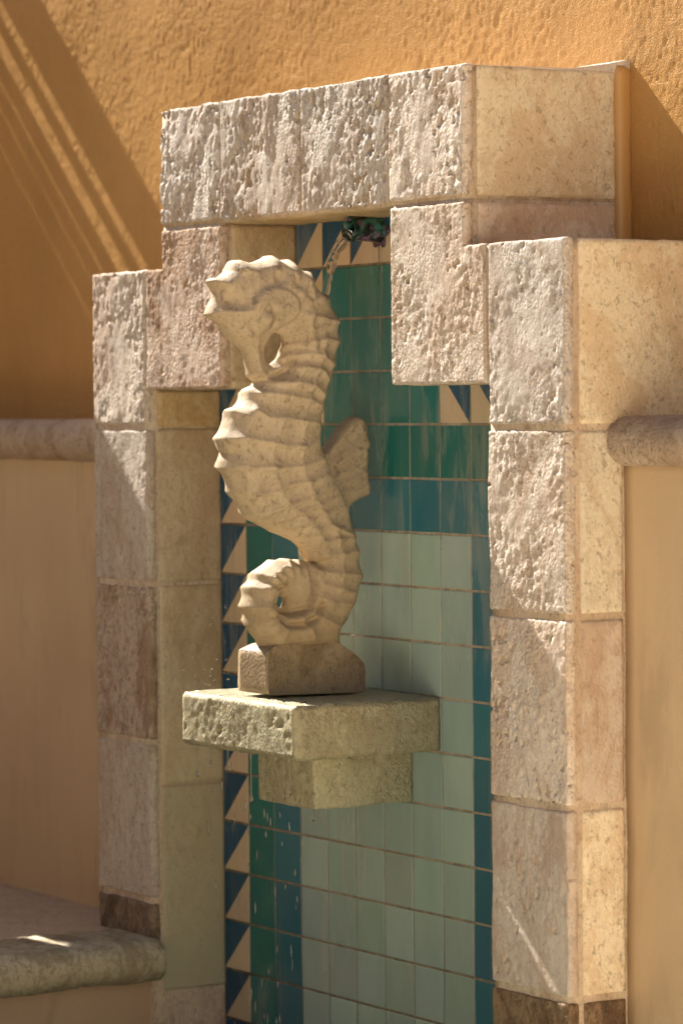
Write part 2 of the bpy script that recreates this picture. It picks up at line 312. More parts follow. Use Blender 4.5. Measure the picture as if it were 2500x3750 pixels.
tag(gridwall('stucco_wall', gxs, gzs, B, 3, M_orange, stucco_disp), 'tall rough orange stucco wall behind the stone fountain surround', 'wall')
tand = lambda p: nz_(Vector((p[0], 0, p[2]))*.6)*.03+nz_(Vector((p[0]*3, 0, p[2]*2)))*.004
tag(gridwall('stucco_wall', lin(-40, -2.2, .3), lin(-11.5, -.5, .3), L, B-L+.4, M_tan, tand), 'smooth tan stucco lower wall left of the fountain surround', 'wall')
tag(gridwall('stucco_wall', lin(14.2, 35.9, .3), lin(-15.2, -.5, .3), L, B-L+.4, M_tan, tand), 'smooth tan stucco lower wall right of the fountain surround', 'wall')

# ---- bullnose ledges capping the lower walls
def nose(yf, yb, z0, z1, n=9):
    r = (z1-z0)/2; cz = (z0+z1)/2
    pts = [(yf+r-r*math.cos(a), cz-r*math.sin(a)) for a in [(-.5+i/n)*math.pi for i in range(n+1)]]
    return [(yb, z1)]+pts+[(yb, z0)]
M_l = M_ledge
tag(prism_x('stone_ledge', nose(.83, B+.3, -.70, .13, 14), 14.2, 35.9, 380, M_l, None, rough_disp(.035, .05, 3, .3, 1)), 'rounded rough stone ledge capping the wall right of the surround', 'ledge')
tag(prism_x('stone_ledge', nose(.83, B+.3, -.78, .11, 14), -18, -2.2, 220, M_l, None, rough_disp(.03, .04, 5, .3, 1)), 'rounded stone ledge capping the wall left of the surround', 'ledge')

# ---- fountain surround
S = thing('fountain_surround', P3(6, 0, -15), 'stepped travertine block surround framing the tiled fountain niche', 'surround')
def core(name, regs, y0, y1):
    ex = sorted(set([r[0] for r in regs]+[r[1] for r in regs])); ez = sorted(set([r[2] for r in regs]+[r[3] for r in regs]))
    ins = lambda a, b, c: any(r[0] < a < r[1] and r[2] < c < r[3] for r in regs)
    return voxshell(name, lin(ex[0], ex[-1], .22, ex), lin(y0, y1, .25), lin(ez[0], ez[-1], .22, ez), ins, M_mortar, S, soft_disp(.008, 3), bev=.03)
I = .035
cl = core('pillar', [(-e+I, -I, -15, zt-I), (-I, 3-I, zs+I, zt-I), (l+I, 3-I, zt-I, zb+.02)], .03, B+.1)
cr = core('pillar', [(12+I, 12+e-I, -15, zt-I), (9+I, 12+I, zs+I, zt-I), (9+I, 12-l-I, zt-I, zb+.02)], .03, B+.1)
ct = core('lintel', [(l+I, 12-l-I, zb-.012, zT-I)], .03, B+.1)
Ft = .20     # thickness of the face slabs
k = [0]
def fslab(x0, x1, z0, z1, par, mat=None, regs=None, amp=.03, pit=.12, thr=.28, y0=0, st=.8):
    k[0] += 1
    return slab(x0, x1, y0, Ft, z0, z1, mat or M_front, par, rough_disp(amp, pit, k[0], thr, st), step=.034, regs=regs)
g = G/2
# lintel faces
for i, (a, b) in enumerate(((l, 3.02), (3.02, 5.97), (5.97, 8.95), (8.95, 12-l))):
    fslab(a+(g*.42 if i else 0), b-(g*.42 if i < 3 else 0), zb+(.02 if 0 < i < 3 else g*1.2), zT, ct, amp=(.05, .045, .045, .035)[i], pit=(.16, .13, .2, .12)[i], thr=(.16, .24, .18, .3)[i], st=(.6, .6, .65, .75)[i])
# left stepped corner and pillar
fslab(0, 3, zs, zb, cl, regs=[(.02, 3, zs, zt), (l, 3, zt, zb-g)], mat=M_frontb, amp=.025, pit=.14, thr=.42)
fslab(-e, -.04, j0+g, zt, cl, amp=.035, pit=.12, thr=.3, st=.65)
fslab(-e, -.0, j1+g, j0-g, cl, amp=.02, pit=.06, thr=.5)
fslab(-e, -.0, j2+g, j1-g, cl, mat=M_frontb, amp=.025, pit=.12, thr=.25)
fslab(-e, -.0, j3+g, j2-g, cl, amp=.015, pit=.05, thr=.5)
fslab(-e, -.0, -11, j3-g, cl, mat=M_dark, amp=.04, pit=.1, thr=.3)
# right stepped corner and pillar
fslab(9, 12, zs, zb, cr, regs=[(9, 11.96, zs, zt), (9, 12-l, zt, zb-g)], amp=.022, pit=.16, thr=.36)
fslab(12.04, 12+e, j0+g, zt, cr, amp=.028, pit=.14, thr=.38)
fslab(12, 12+e, j1+g, j0-g, cr, amp=.03, pit=.15, thr=.36)
fslab(12, 12+e, j2+g, j1-g, cr, amp=.03, pit=.22, thr=.34, st=1.)
fslab(12, 12+e, j3+g, j2-g, cr, mat=M_smooth, amp=.025, pit=.14, thr=.45)
fslab(12, 12+e, -12.8, j3-g, cr, mat=M_dark, amp=.03, pit=.1, thr=.35)
# side faces (turned to +X)
def sslab(x, y0, y1, z0, z1, par, mat=None, amp=.014, pit=.05, thr=.5):
    k[0] += 1
    return slab(x-.2, x, y0, y1, z0, z1, mat or M_side, par, rough_disp(amp, pit, k[0], thr, 1.), step=.08)
Y0 = Ft+.10
sslab(12-l, Y0, D1, zb+g, zT-.01, ct)
sslab(12-l, Y0, D1, zt, zb-g, cr, mat=M_smooth)
sslab(12+e, Y0, B, j0+g, zt-.01, cr)
sslab(12+e, Y0, L-.04, j1+g, j0-g, cr)
sslab(12+e, Y0, L-.04, j2+g, j1-g, cr, mat=M_smooth, amp=.02)
sslab(12+e, Y0, L-.04, j3+g, j2-g, cr)
sslab(12+e, Y0, L-.04, -12.8, j3-g, cr, mat=M_dark)
# jambs (inner faces turned to +X) and soffits
for z0, z1, mt in ((j0-.0, zs, M_jamb), (j1+g*.4, j0-g*.4, M_jamb), (-7.2, j1-g*.4, M_jamb), (-11.36, -7.2-g*.3, M_jamb)):
    sslab(0, Y0-.04, T+.05, z0, z1, cl, mat=mt, amp=.012, pit=.03)
sslab(3, Y0-.04, T+.05, zs+.01, zt, cl, mat=M_jamb, amp=.012, pit=.03)
sslab(3, Y0-.04, T+.05, zt+g*.4, zb-.02, cl, mat=M_jamb, amp=.012, pit=.03)
slab(3, 9, Ft, T+.1, zb-.02, zb+.2, M_jamb, ct, soft_disp(.02, 4), step=.12)
slab(-.0, 3, Ft, T+.1, zs-.0, zs+.2, M_jamb, cl, soft_disp(.02, 5), step=.12)
slab(9, 12, Ft, T+.1, zs-.0, zs+.2, M_jamb, cr, soft_disp(.02, 6), step=.12)
# smooth capping mortar, catches the sun beside the filler strip
prism_x('cap_mortar', [(.25, zT-.03), (2.3, zT+.0), (3.1, zT+.12), (B+.05, zT+.22), (B+.05, zT-.1)], l+.1, 12-l-.02, 60, stone('cap_render', (.66, .56, .46), (.55, .42, .3), .3, bump=.3, seed=15), ct, soft_disp(.02, 8))
# orange filler strip between lintel side and wall
prism_x('filler_strip', [(12-l-.10, D1-.02), (12-l+.03, D1+.03), (12-l+.05, D1+.16), (12-l+.02, B-.06), (12-l-.02, B+.05), (12-l-.2, B+.05)], 0, 1, 1, M_caulk) if 0 else None
V = []; F = []
pf = [(12-l-.12, D1-.04), (12-l-.01, D1+.0), (12-l+.045, D1+.05), (12-l+.05, D1+.17), (12-l+.02, B-.05), (12-l+.0, B+.03), (12-l-.25, B+.03)]
nk = 60
for i in range(nk+1):
    z = zt+.0+(zT+.10-zt)*i/nk
    for q, (x, y) in enumerate(pf):
        d = nz_(Vector((q*.7, 0, z*1.3)))*.02
        V.append(P3(x+d-(max(0, i-nk+2)*.03), y+d, z))
m_ = len(pf)
for i in range(nk):
    for q in range(m_): F.append([i*m_+q, i*m_+(q+1) % m_, (i+1)*m_+(q+1) % m_, (i+1)*m_+q])
F.append([nk*m_+q for q in range(m_)])
o = mesh_obj('filler_strip', V, F, M_caulk, ct)

# ---- tiled niche back
TP = thing('tiled_panel', P3(6, T, -15), 'teal, aqua and navy glazed tile panel on the niche back', 'tile panel')
regs = [(0, 12, -13.5, zs+.15), (3, 9, zs, zb+.15)]
core_g = voxshell('grout', [-.05, 3, 9, 12.05], [T+.012, T+.5], [-13.5, zs+.15, zb+.15], lambda a, b, c: c < zs+.1 or 3 < a < 9, None or stone('grout', (.46, .38, .27), (.25, .2, .12), .6, dark=(.07, .06, .04), dark_amt=.8, bump=.3, seed=16), TP, None, 0)

def glaze():
    m, nt, b = newmat('tile_glaze'); n = N(nt)
    at = nt.nodes.new('ShaderNodeVertexColor'); at.layer_name = 'Col'
    hs = n.noise(16, 4, .6, n.mapc((1, 1, .35)))
    c = n.mix(n.ramp(hs, .3, .75, 0, .3), at.outputs[0], n.mix(1., at.outputs[0], (.55, .62, .72), 'MULTIPLY'))
    # dried mineral film, in runs
    st = n.noise(20, 6, .7, n.mapc((1, 1, .16)), .6); pa = n.noise(3.3, 3, .55, n.mapc((1, 1, .6), (1.3, 0, 2.2)))
    f = n.math('MULTIPLY', n.ramp(st, .42, .68), n.ramp(pa, .44, .64))
    c = n.mix(n.math('MULTIPLY', f, .5), c, (.42, .40, .33))
    ru = n.noise(24, 4, .6, n.mapc((1, 1, .06), (5, 1, 0)), .2)
    c = n.mix(n.ramp(ru, .6, .78, 0, .28), c, (.36, .27, .12))
    n.l(c, b.inputs['Base Color'])
    n.l(n.math('ADD', n.math('MULTIPLY', f, .35), n.ramp(hs, .3, .7, .13, .22)), b.inputs['Roughness'])
    b.inputs['Specular IOR Level'].default_value = .5
    w = n.noise(12, 2, .5, n.mapc((1, 1, .5)))
    n.l(n.bump(w, .12, .002), b.inputs['Normal'])
    return m
M_tile = glaze()
TEAL = (.018, .185, .17); BLUE = (.04, .19, .245); AQUA = (.42, .56, .49); NAVY = (.008, .085, .18); CREAM = (.72, .56, .38)
tv = {'field_tiles': ([], [], []), 'border_tiles': ([], [], [])}
def addpoly(which, pts, col, ti, h=.0):
    V, F, C_ = tv[which]
    cx = sum(p[0] for p in pts)/len(pts); cz = sum(p[1] for p in pts)/len(pts)
    b0 = len(V); r = .018
    n = len(pts)
    for ring, (ins, dy) in enumerate(((0, .0), (0, -.006), (r, -.014))):
        for p in pts:
            dx, dz = cx-p[0], cz-p[1]; dl = math.hypot(dx, dz)
            x = p[0]+dx/dl*ins; z = p[1]+dz/dl*ins
            V.append(P3(x, T+.012+dy+ti[0]*(x-ti[2])+ti[1]*(z-ti[3]) if ring else T+.014, z))
    for ring in range(2):
        for q in range(n): F.append([b0+ring*n+q, b0+ring*n+(q+1) % n, b0+(ring+1)*n+(q+1) % n, b0+(ring+1)*n+q]); C_.append(col)
    F.append([b0+2*n+q for q in range(n)]); C_.append(col)
def jit(c, a=.09):
    s = 1+random.uniform(-a, a); return tuple(max(0, x*s*(1+random.uniform(-a, a)*.4)) for x in c)
for i in range(12):
    for r in range(-4, 14):
        z1 = -r; z0 = z1-1
        if r < -1 and not (3 <= i < 9): continue
        if z0 < -13.4: continue
        gx = .019 ; gz = .024
        a, b_, c_, d_ = i+gx, i+1-gx, z0+gz, z1-gz
        ti = (random.uniform(-.011, .011), random.uniform(-.011, .011), i+.5, z0+.5)
        border = (r >= 0 and i in (0, 11)) or (r == -1 and (i <= 3 or i >= 8)) or (r < -1 and (i in (3, 8) or r == -4))
        if border:
            cN, cC = jit(NAVY, .15), jit(CREAM, .06)
            if i < 6:
                addpoly('border_tiles', [(a, d_), (a, c_), (b_, d_)], cN, ti); addpoly('border_tiles', [(a, c_), (b_, c_), (b_, d_)], cC, ti)
            else:
                addpoly('border_tiles', [(a, d_), (b_, c_), (b_, d_)], cN, ti); addpoly('border_tiles', [(a, d_), (a, c_), (b_, c_)], cC, ti)
        else:
            if r <= 0 or i in (1, 10): col = TEAL
            elif r == 1 or i in (2, 9): col = BLUE
            else: col = AQUA
            addpoly('field_tiles', [(a, d_), (a, c_), (b_, c_), (b_, d_)], jit(col), ti)
for nm, (V, F, C_) in tv.items():
    o = mesh_obj(nm, V, F, M_tile, TP, False)
    ca = o.data.color_attributes.new('Col', 'FLOAT_COLOR', 'CORNER')
    arr = np.empty((len(o.data.loops), 4), np.float32); p = 0
    for f, c in zip(F, C_): arr[p:p+len(f)] = (*c, 1); p += len(f)
    ca.data.foreach_set('color', arr.ravel())
    for nrm in (0,): o.data.update()

# ---- pool coping and riser at left
tag(box('pool_wall', -1.5, -.14, -22, T+.3, -15, -11.02, stucco('pink_render', (.48, .34, .23), (.43, .30, .2), bump=.2, rough=.7, streak_amt=.3)), 'pinkish rendered pool wall under the rounded coping', 'wall')
cop = nose(0, 0, 0, 0)
r_ = .42
def coping_prof():
    pts = [(.62-r_+r_*math.cos(a), -10.24-r_+r_*math.sin(a)) for a in [(-.5+i/12)*math.pi for i in range(13)]]
    return [(-1.5, -11.08)]+pts+[(-1.5, -10.24)]
tag(prism_x('pool_coping', coping_prof(), -22, -.02, 260, M_coping, None, rough_disp(.04, .09, 6, .22, 1), axis='Y'), 'mossy rounded stone coping along the pool edge', 'coping')

# ---- shelf with corbel
SH = thing('shelf', P3(6, T, -6.97), 'damp greenish limestone shelf on a corbel carrying the seahorse', 'shelf')
slab(3.84, 7.98, -1.44, T+.02, -5.97, -4.985, M_shelf, SH, rough_disp(.03, .13, 21, .34, .9), step=.055, name='shelf_slab', bev=.12)
slab(5.0, 7.02, -.48, T+.02, -7.0, -5.93, M_shelf, SH, rough_disp(.03, .12, 22, .26, .9), step=.055, name='corbel')

# ---- seahorse statue
XC = 5.85
ST = thing('seahorse_statue', P3(XC, 0, -4.985), 'carved stone seahorse with curled tail standing on the shelf', 'statue')
def resample(poly, step, closed=True):
    out = []; n = len(poly)
    for i in range(n if closed else n-1):
        a = np.array(poly[i]); b = np.array(poly[(i+1) % n]); m = max(1, int(round(np.linalg.norm(b-a)/step)))
        out += [a+(b-a)*t/m for t in range(m)]
    if not closed: out.append(np.array(poly[-1]))
    return out
def smoothp(P, it=2, w=.35):
    P = np.array(P)
    for _ in range(it): P = P*(1-w)+w*.5*(np.roll(P, 1, 0)+np.roll(P, -1, 0))
    return P
step = .031
Od = smoothp(resample(O, step), 2, .3); H1d = smoothp(resample(H1, step*.8)); H2d = smoothp(resample(H2, step*.5), 1)
def segdist(Q, poly, closed):
    P = np.array(poly); A_ = P if closed else P[:-1]; B_ = np.roll(P, -1, 0) if closed else P[1:]
    best = np.full(len(Q), 1e9)
    for a, b in zip(A_, B_):
        ab = b-a; t = np.clip(((Q-a)@ab)/(ab@ab+1e-12), 0, 1); d = np.linalg.norm(Q-(a+t[:, None]*ab), axis=1); best = np.minimum(best, d)
    return best
def inside(Q, poly):
    P = np.array(poly); r = np.zeros(len(Q), bool); j = len(P)-1
    for i in range(len(P)):
        c = ((P[i, 1] > Q[:, 1]) != (P[j, 1] > Q[:, 1])) & (Q[:, 0] < (P[j, 0]-P[i, 0])*(Q[:, 1]-P[i, 1])/(P[j, 1]-P[i, 1]+1e-12)+P[i, 0]); r ^= c; j = i
    return r
gy, gz_ = np.meshgrid(np.arange(-2.2, 1.7, step), np.arange(-4.4, 3.4, step*.87))
gy = gy+(np.arange(gy.shape[0]) % 2)[:, None]*step/2
Q = np.stack([gy.ravel(), gz_.ravel()], 1)
dO = segdist(Q, Od, True); d1 = segdist(Q, H1d, True); d2 = segdist(Q, H2d, True)
ok = inside(Q, Od) & ~inside(Q, H1d) & ~inside(Q, H2d) & (dO > step*.55) & (d1 > step*.5) & (d2 > step*.4)
Q = Q[ok]
pts = np.concatenate([Od, H1d, H2d, Q]); nO, n1, n2 = len(Od), len(H1d), len(H2d)
edges = [(i, (i+1) % nO) for i in range(nO)]+[(nO+i, nO+(i+1) % n1) for i in range(n1)]+[(nO+n1+i, nO+n1+(i+1) % n2) for i in range(n2)]
r = geometry.delaunay_2d_cdt([Vector(p) for p in pts.tolist()], edges, [], 0, 1e-6)
pv = np.array([tuple(v) for v in r[0]]); tri = np.array([list(f) for f in r[2]])
cen = pv[tri].mean(1); keep = inside(cen, Od) & ~inside(cen, H1d) & ~inside(cen, H2d); tri = tri[keep]
# thickness field
dO = segdist(pv, Od, True); dh = np.minimum(segdist(pv, H1d, True), segdist(pv, H2d, True)*1.3)
ctrl = [(-.9, 2.2, .46), (-.2, 2.4, .50), (.4, 1.6, .46), (-1.2, 1.5, .36), (-1.02, 1.1, .32), (-1.7, 2.1, .34), (.2, .9, .44), (-.4, .6, .44), (-.6, -.3, .52), (-.2, -1., .53), (-1.3, -.4, .46), (.3, -1.8, .46), (.7, -2.6, .42), (.7, -3.3, .42), (-.2, -3.2, .36), (-.9, -3.2, .44), (0, -3.9, .44), (-.5, -2.5, .42), (-.3, -3.0, .34)]
C_ = np.array(ctrl); w = 1/(((pv[:, None, :]-C_[None, :, :2])**2).sum(2)+.02)**1.6
H = (w*C_[:, 2]).sum(1)/w.sum(1)
def sstep(x): x = np.clip(x, 0, 1); return x*x*(3-2*x)
# fin is thin
fp = np.array(FINPOLY); fx = np.interp(pv[:, 1], fp[::-1, 1], fp[::-1, 0]); infin = (pv[:, 1] < .2) & (pv[:, 1] > -1.75) & (pv[:, 0] > fx-.02)
fx2 = np.where(pv[:, 1] > fp[0, 1], .36, fx)
finw = sstep((pv[:, 0]-fx2+.04)/.16)*((pv[:, 1] < .25) & (pv[:, 1] > -1.8))
H = H*(1-finw)+.20*finw
nv = np.array([fr(Vector((p[0]*1.8, p[1]*1.8, 2.)), 1., 2., 3) for p in pv])
wE = .30*(1-finw)+.12*finw
q = np.clip(dO/wE, 0, 1)
he = .13
h = he+(H-he)*(1-(1-q)**2.8)
h = h+.05*sstep(dO/.7)*(1-finw)
h = np.minimum(h, .06+(H+.02)*np.clip(dh/.46, 0, 1)**.7)
def near(polys, ext=1.):
    d = np.full(len(pv), 1e9)
    for p in polys: d = np.minimum(d, segdist(pv, np.array(p), False))
    return d
body = 1-finw
em = np.clip(dO/.12, .3, 1)
dR = near(RING); dL = near(LON)
flat = 1-.62*np.exp(-(np.linalg.norm(pv-np.array([-.12, -3.1]), axis=1)/.62)**4)
h += flat*em*body*.085*np.exp(-dR/.085)
h += flat*em*body*.045*np.exp(-dL/.095)
h += flat*em*body*.04*np.exp(-dR/.12)*np.exp(-dL/.12)
h += em*.11*np.exp(-near(HRD)/.10)
h -= .16*np.exp(-(near(GRV+[[(-1.0,.82),(-.62,.9),(-.42,1.02),(-.32,1.2)]])/.06)**2)
for (cy_, cz_, ry_, rz_, aa) in ((-.80, 2.13, .47, .40, .075), (-.66, 2.05, .66, .56, .05)):
    rr = np.sqrt(((pv[:, 0]-cy_)/ry_)**2+((pv[:, 1]-cz_)/rz_)**2); h += aa*(1-sstep((rr-.86)/.22))*em
h += finw*.07*np.exp(-near(FIN)/.07)
re = np.linalg.norm(pv-np.array(EYE), axis=1)
h += .11*np.exp(-(re/.15)**2)-.045*np.exp(-((re-.23)/.06)**2)+.03*np.exp(-((re-.36)/.09)**2)
for (hy, hz, hr, ha) in ((-1.62, 2.28, .17, .13), (-1.25, 2.78, .13, .08), (-.75, 2.72, .2, .07), (-1.35, 1.95, .2, -.03), (-.95, 1.45, .16, .05)):
    h -= ha*np.exp(-(((pv-np.array([hy, hz]))**2).sum(1))/hr**2)
# brow bulge
h += nv*.015
h = np.maximum(h, .06)
# keep the section where the outline closes at the front keel slightly blunt
nV = len(pv)
bnd = dO < 1e-4
sh = .5*np.exp(-(dh/.22)**2)
top = np.stack([XC+h, pv[:, 0], pv[:, 1]], 1); bot = np.stack([XC-h, pv[:, 0]+2*h*sh, pv[:, 1]], 1)
V = [P3(*p) for p in top]+[P3(*p) for p in bot]
F = [[int(a), int(b), int(c)] for a, b, c in tri]
# orient: +X side
f0 = F[0]; nn = (V[f0[1]]-V[f0[0]]).cross(V[f0[2]]-V[f0[0]])
if nn.x < 0: F = [f[::-1] for f in F]
Ft_ = F
F = F+[[a+nV for a in f[::-1]] for f in Ft_]
ec = {}
for f in Ft_:
    for a, b in ((f[0], f[1]), (f[1], f[2]), (f[2], f[0])): ec[(a, b)] = 1
bev = {}
def midv(a):
    if a not in bev:
        bev[a] = len(V); V.append(P3(XC, pv[a, 0]+h[a]*sh[a], pv[a, 1]))
    return bev[a]
for (a, b) in list(ec):
    if (b, a) not in ec:
        F.append([b, a, midv(a), midv(b)]); F.append([midv(b), midv(a), a+nV, b+nV])
sea = mesh_obj('seahorse', V, F, M_statue, ST, True)
# plinth
bp = BASE; V = []; F = []
lay = [(-.55, 0), (-.53, -.02), (.53, -.02), (.55, 0)]
bpp = smoothp(resample([tuple(p) for p in bp], .09), 2, .3)
cc = bpp.mean(0); nb = len(bpp)
secs = [(-.50, .965), (-.54, .99), (-.555, 1.)]+[(-.555+1.11*i/10, 1.) for i in range(1, 10)]+[(.555, 1.), (.54, .99), (.50, .965)]
for x, s in secs:
    for p in bpp:
        y = cc[0]+(p[0]-cc[0])*s; z = cc[1]+(p[1]-cc[1])*s
        if z > -4.0-.0 : pass
        # the top narrows to the curl of the tail
        t = sstep(np.array([(z+4.25)/.25]))[0] if -1 < y < .9 else 0
        d = fr(Vector((x*1.5, y*1.5, z*1.5)), 1., 2., 3)*.012
        V.append(P3(XC+x*(1-.22*t)+d, y+d, max(z, -5.02)))
for i in range(len(secs)-1):
    for q_ in range(nb): F.append([i*nb+q_, i*nb+(q_+1) % nb, (i+1)*nb+(q_+1) % nb, (i+1)*nb+q_])
c0 = len(V); V.append(P3(XC-.5, *cc)); c1 = len(V); V.append(P3(XC+.5, *cc))
for q_ in range(nb):
    F.append([c0, (q_+1) % nb, q_]); m2 = (len(secs)-1)*nb; F.append([c1, m2+q_, m2+(q_+1) % nb])
pl = mesh_obj('plinth', V, F, stone('damp_cast_stone', (.31, .235, .15), (.20, .145, .085), .6, dark=(.10, .07, .04), dark_amt=.3, speck=.5, bump=.4, pit=.3, rough=.45, seed=13), ST, True)
import bmesh
for ob in (pl, sea):
    bm = bmesh.new(); bm.from_mesh(ob.data); bmesh.ops.recalc_face_normals(bm, faces=bm.faces); bm.to_mesh(ob.data); bm.free()

# ---- water spout
M_spout, nt, b = newmat('spout_glaze'); n = N(nt)
c = n.mix(n.ramp(n.noise(30, 5, .7), .42, .55), (.006, .06, .045), (.01, .015, .012))
c = n.mix(n.ramp(n.noise(38, 5, .7, n.mapc((1, 1, 1), (4, 2, 1))), .5, .6), c, (.25, .13, .22))
c = n.mix(n.ramp(n.noise(26, 3, .5, n.mapc((1, 1, 1), (1, 6, 1))), .48, .58), c, (.08, .26, .22))
n.l(c, b.inputs['Base Color']); b.inputs['Roughness'].default_value = .2
n.l(n.bump(n.noise(60, 4), .3, .003), b.inputs['Normal'])
SP = thing('water_spout', P3(6.0, T, 3.6), 'teal and purple glazed water spout under the lintel', 'spout')
def lathe_y(name, prof, cx, cz, mat, parent, seg=40, wob=.02, flare=None):
    V = []; F = []
    for i, (y, r) in enumerate(prof):
        for s in range(seg):
            a = 2*math.pi*s/seg; rr = r*(1+wob*3*nz_(Vector((math.cos(a)*1.5, math.sin(a)*1.5, y*3))))
            if flare: rr *= flare(y, a)
            V.append(P3(cx+rr*math.cos(a), y, cz+rr*math.sin(a)))
    for i in range(len(prof)-1):
        for s in range(seg): F.append([i*seg+s, i*seg+(s+1) % seg, (i+1)*seg+(s+1) % seg, (i+1)*seg+s])
    return mesh_obj(name, V, F, mat, parent, True)
SX, SZ = 6.05, 3.63
lathe_y('spout_tube', [(T, .27), (1.5, .24), (1.25, .22), (1.1, .215), (1.0, .235), (.97, .23), (1.0, .18), (1.2, .165), (1.6, .16), (1.62, .0)], SX, SZ, M_spout, SP, wob=.018)
lathe_y('spout_rosette', [(T+.01, .31), (T-.02, .31), (T-.04, .25), (T-.05, .2)], SX, SZ-.02, plain('rosette_glaze', (.09, .045, .085), .25), SP, 48, .06, lambda y, a: 1+.16*math.cos(6*a))

# ---- water
M_water, nt, b = newmat('clear_water'); n = N(nt)
b.inputs['Base Color'].default_value = (1, 1, 1, 1); b.inputs['Roughness'].default_value = .0; b.inputs['IOR'].default_value = 1.33; b.inputs['Transmission Weight'].default_value = 1
def tube(name, path, rad, seg=12, parent=None, flat=.8):
    V = []; F = []; n = len(path)
    for i, p in enumerate(path):
        p = Vector(p); t = (Vector(path[min(i+1, n-1)])-Vector(path[max(i-1, 0)])).normalized()
        u = t.cross(Vector((1, 0, 0))); u.normalize(); w_ = Vector((1, 0, 0))
        for s in range(seg):
            a = 2*math.pi*s/seg; rr = rad[i]*(1+.22*nz_(Vector((math.cos(a)*.9+3, math.sin(a)*.9, i*.28))))
            q = p+(u*math.sin(a)*flat+w_*math.cos(a))*rr; V.append(P3(*q))
    for i in range(n-1):
        for s in range(seg): F.append([i*seg+s, i*seg+(s+1) % seg, (i+1)*seg+(s+1) % seg, (i+1)*seg+s])
    F.append([s for s in range(seg)][::-1]); F.append([(n-1)*seg+s for s in range(seg)])
    return mesh_obj(name, V, F, M_water, parent, True)
path = []; rad = []
for i in range(60):
    t = i/59
    path.append((SX+.03*math.sin(t*9), 1.03-.60*t-.05*t*t, SZ-.12-1.17*t*t-.12*t)); rad.append(.15-.075*t**.6+.014*math.sin(t*23))
tag(tube('water_stream', path, rad, 14), 'clear stream falling from the spout onto the seahorse', 'water stream')
path = [(SX+.12+.01*math.sin(i*.5), T-.06, 3.32-i*.05) for i in range(36)]
tag(tube('water_trickle', path, [.028-.0005*i for i in range(36)], 8), 'thin trickle running from the spout base down the tiles', 'water trickle')
def drip(x, y, z, ln, r, i):
    n = 14; pa = []; ra = []
    for k_ in range(n):
        t = k_/(n-1); pa.append((x, y, z-ln*t)); 
        ra.append(max(.006, r*(.22+.9*math.exp(-((t-.92)/.09)**2)+.35*math.exp(-(t/.12)**2))) if k_ < n-1 else .004)
    o = tube('water_drip', pa, ra, 8)
    return tag(o, 'clear water drip hanging from the lower edge of the shelf', 'drip', 'water drips under the shelf')
for i, (x, y, ln) in enumerate(((4.45, -1.44, .62), (4.9, -1.40, .35), (5.35, -1.30, .45), (6.35, -1.40, .95), (6.9, -1.43, .4), (7.0, -1.1, .85), (7.55, -1.3, .7))):
    drip(x, y, -5.93, ln, .04, i)
tag(tube('water_drip', [(6.95, -.45, -7.0-.03*i) for i in range(8)], [.03, .02, .015, .015, .03, .045, .04, .006], 8), 'clear water drip hanging from the corbel underside', 'drip')
# falling spray: uncountable droplets, one object
V = []; F = []
def drop(c, r, ln, dirv):
    d = Vector(dirv).normalized(); a = d.orthogonal().normalized(); b2 = d.cross(a); b0 = len(V)
    c = Vector(c)
    for q_, s in ((-1., 0.15), (-.5, .8), (0.3, 1.), (1., .2)):
        for k_ in range(6):
            an = k_*math.pi/3; V.append(P3(*(c+d*ln*q_+(a*math.cos(an)+b2*math.sin(an))*r*s)))
    for i in range(3):
        for k_ in range(6): F.append([b0+i*6+k_, b0+i*6+(k_+1) % 6, b0+(i+1)*6+(k_+1) % 6, b0+(i+1)*6+k_])
    F.append([b0+k_ for k_ in range(6)][::-1]); F.append([b0+18+k_ for k_ in range(6)])
for i in range(85):
    colx = random.choice([4.5, 5.3, 6.3, 6.9, 7.3, 5.0, 6.5])+random.gauss(0, .22)
    y = random.uniform(-1.6, .4); z = -6.2-abs(random.random())**.8*6.6
    drop((colx, y, z), random.uniform(.007, .016), random.uniform(.05, .15), (random.gauss(0, .05), random.gauss(0, .05), -1))
for i in range(70):
    x = random.uniform(3.2, 6.8); y = random.uniform(-2.4, -.2); z = -4.7+random.random()**2*1.5
    drop((x, y, z), random.uniform(.005, .011), random.uniform(.02, .06), (random.gauss(0, 1), random.gauss(0, .4), random.gauss(.4, .5)))
tag(mesh_obj('water_spray', V, F, M_water, None, True), kind='stuff')['label'] = 'scattered falling droplets and splashes around the shelf'

# ---- unseen pieces added for the light: bounce walls right, sky blocker opposite, and on the left the
#      sloping wall and the slatted screen shaped to cast the shadow edge and stripes
M_cw = stucco('added_wall_stucco', (.84, .70, .50), (.80, .66, .47), bump=.2, rough=.8)  # pale stucco for the added bounce walls and the left shadow wall
tag(box('bounce_wall', 33, 34, -9, B+.0, -15, -10, M_cw), 'low unseen wall added right of the fountain to bounce sunlight', 'wall')  # unseen, added to throw warm bounce on the faces turned right
kS = .10
tag(box('added_wall', 75, 77, -14, 3, -15, 26, M_cw), 'far unseen wall added to bounce sunlight onto the right-hand faces', 'wall')  # second unseen bounce surface, added to brighten the side faces
tag(box('added_wall', -90, 110, -56, -54, -15, 45, stucco('added_dark_stucco', (.34, .26, .17), (.30, .22, .14), bump=.2, rough=.8)), 'tall unseen wall added opposite the fountain to block low sky', 'wall')  # unseen dark wall added to cut sky fill on the front faces
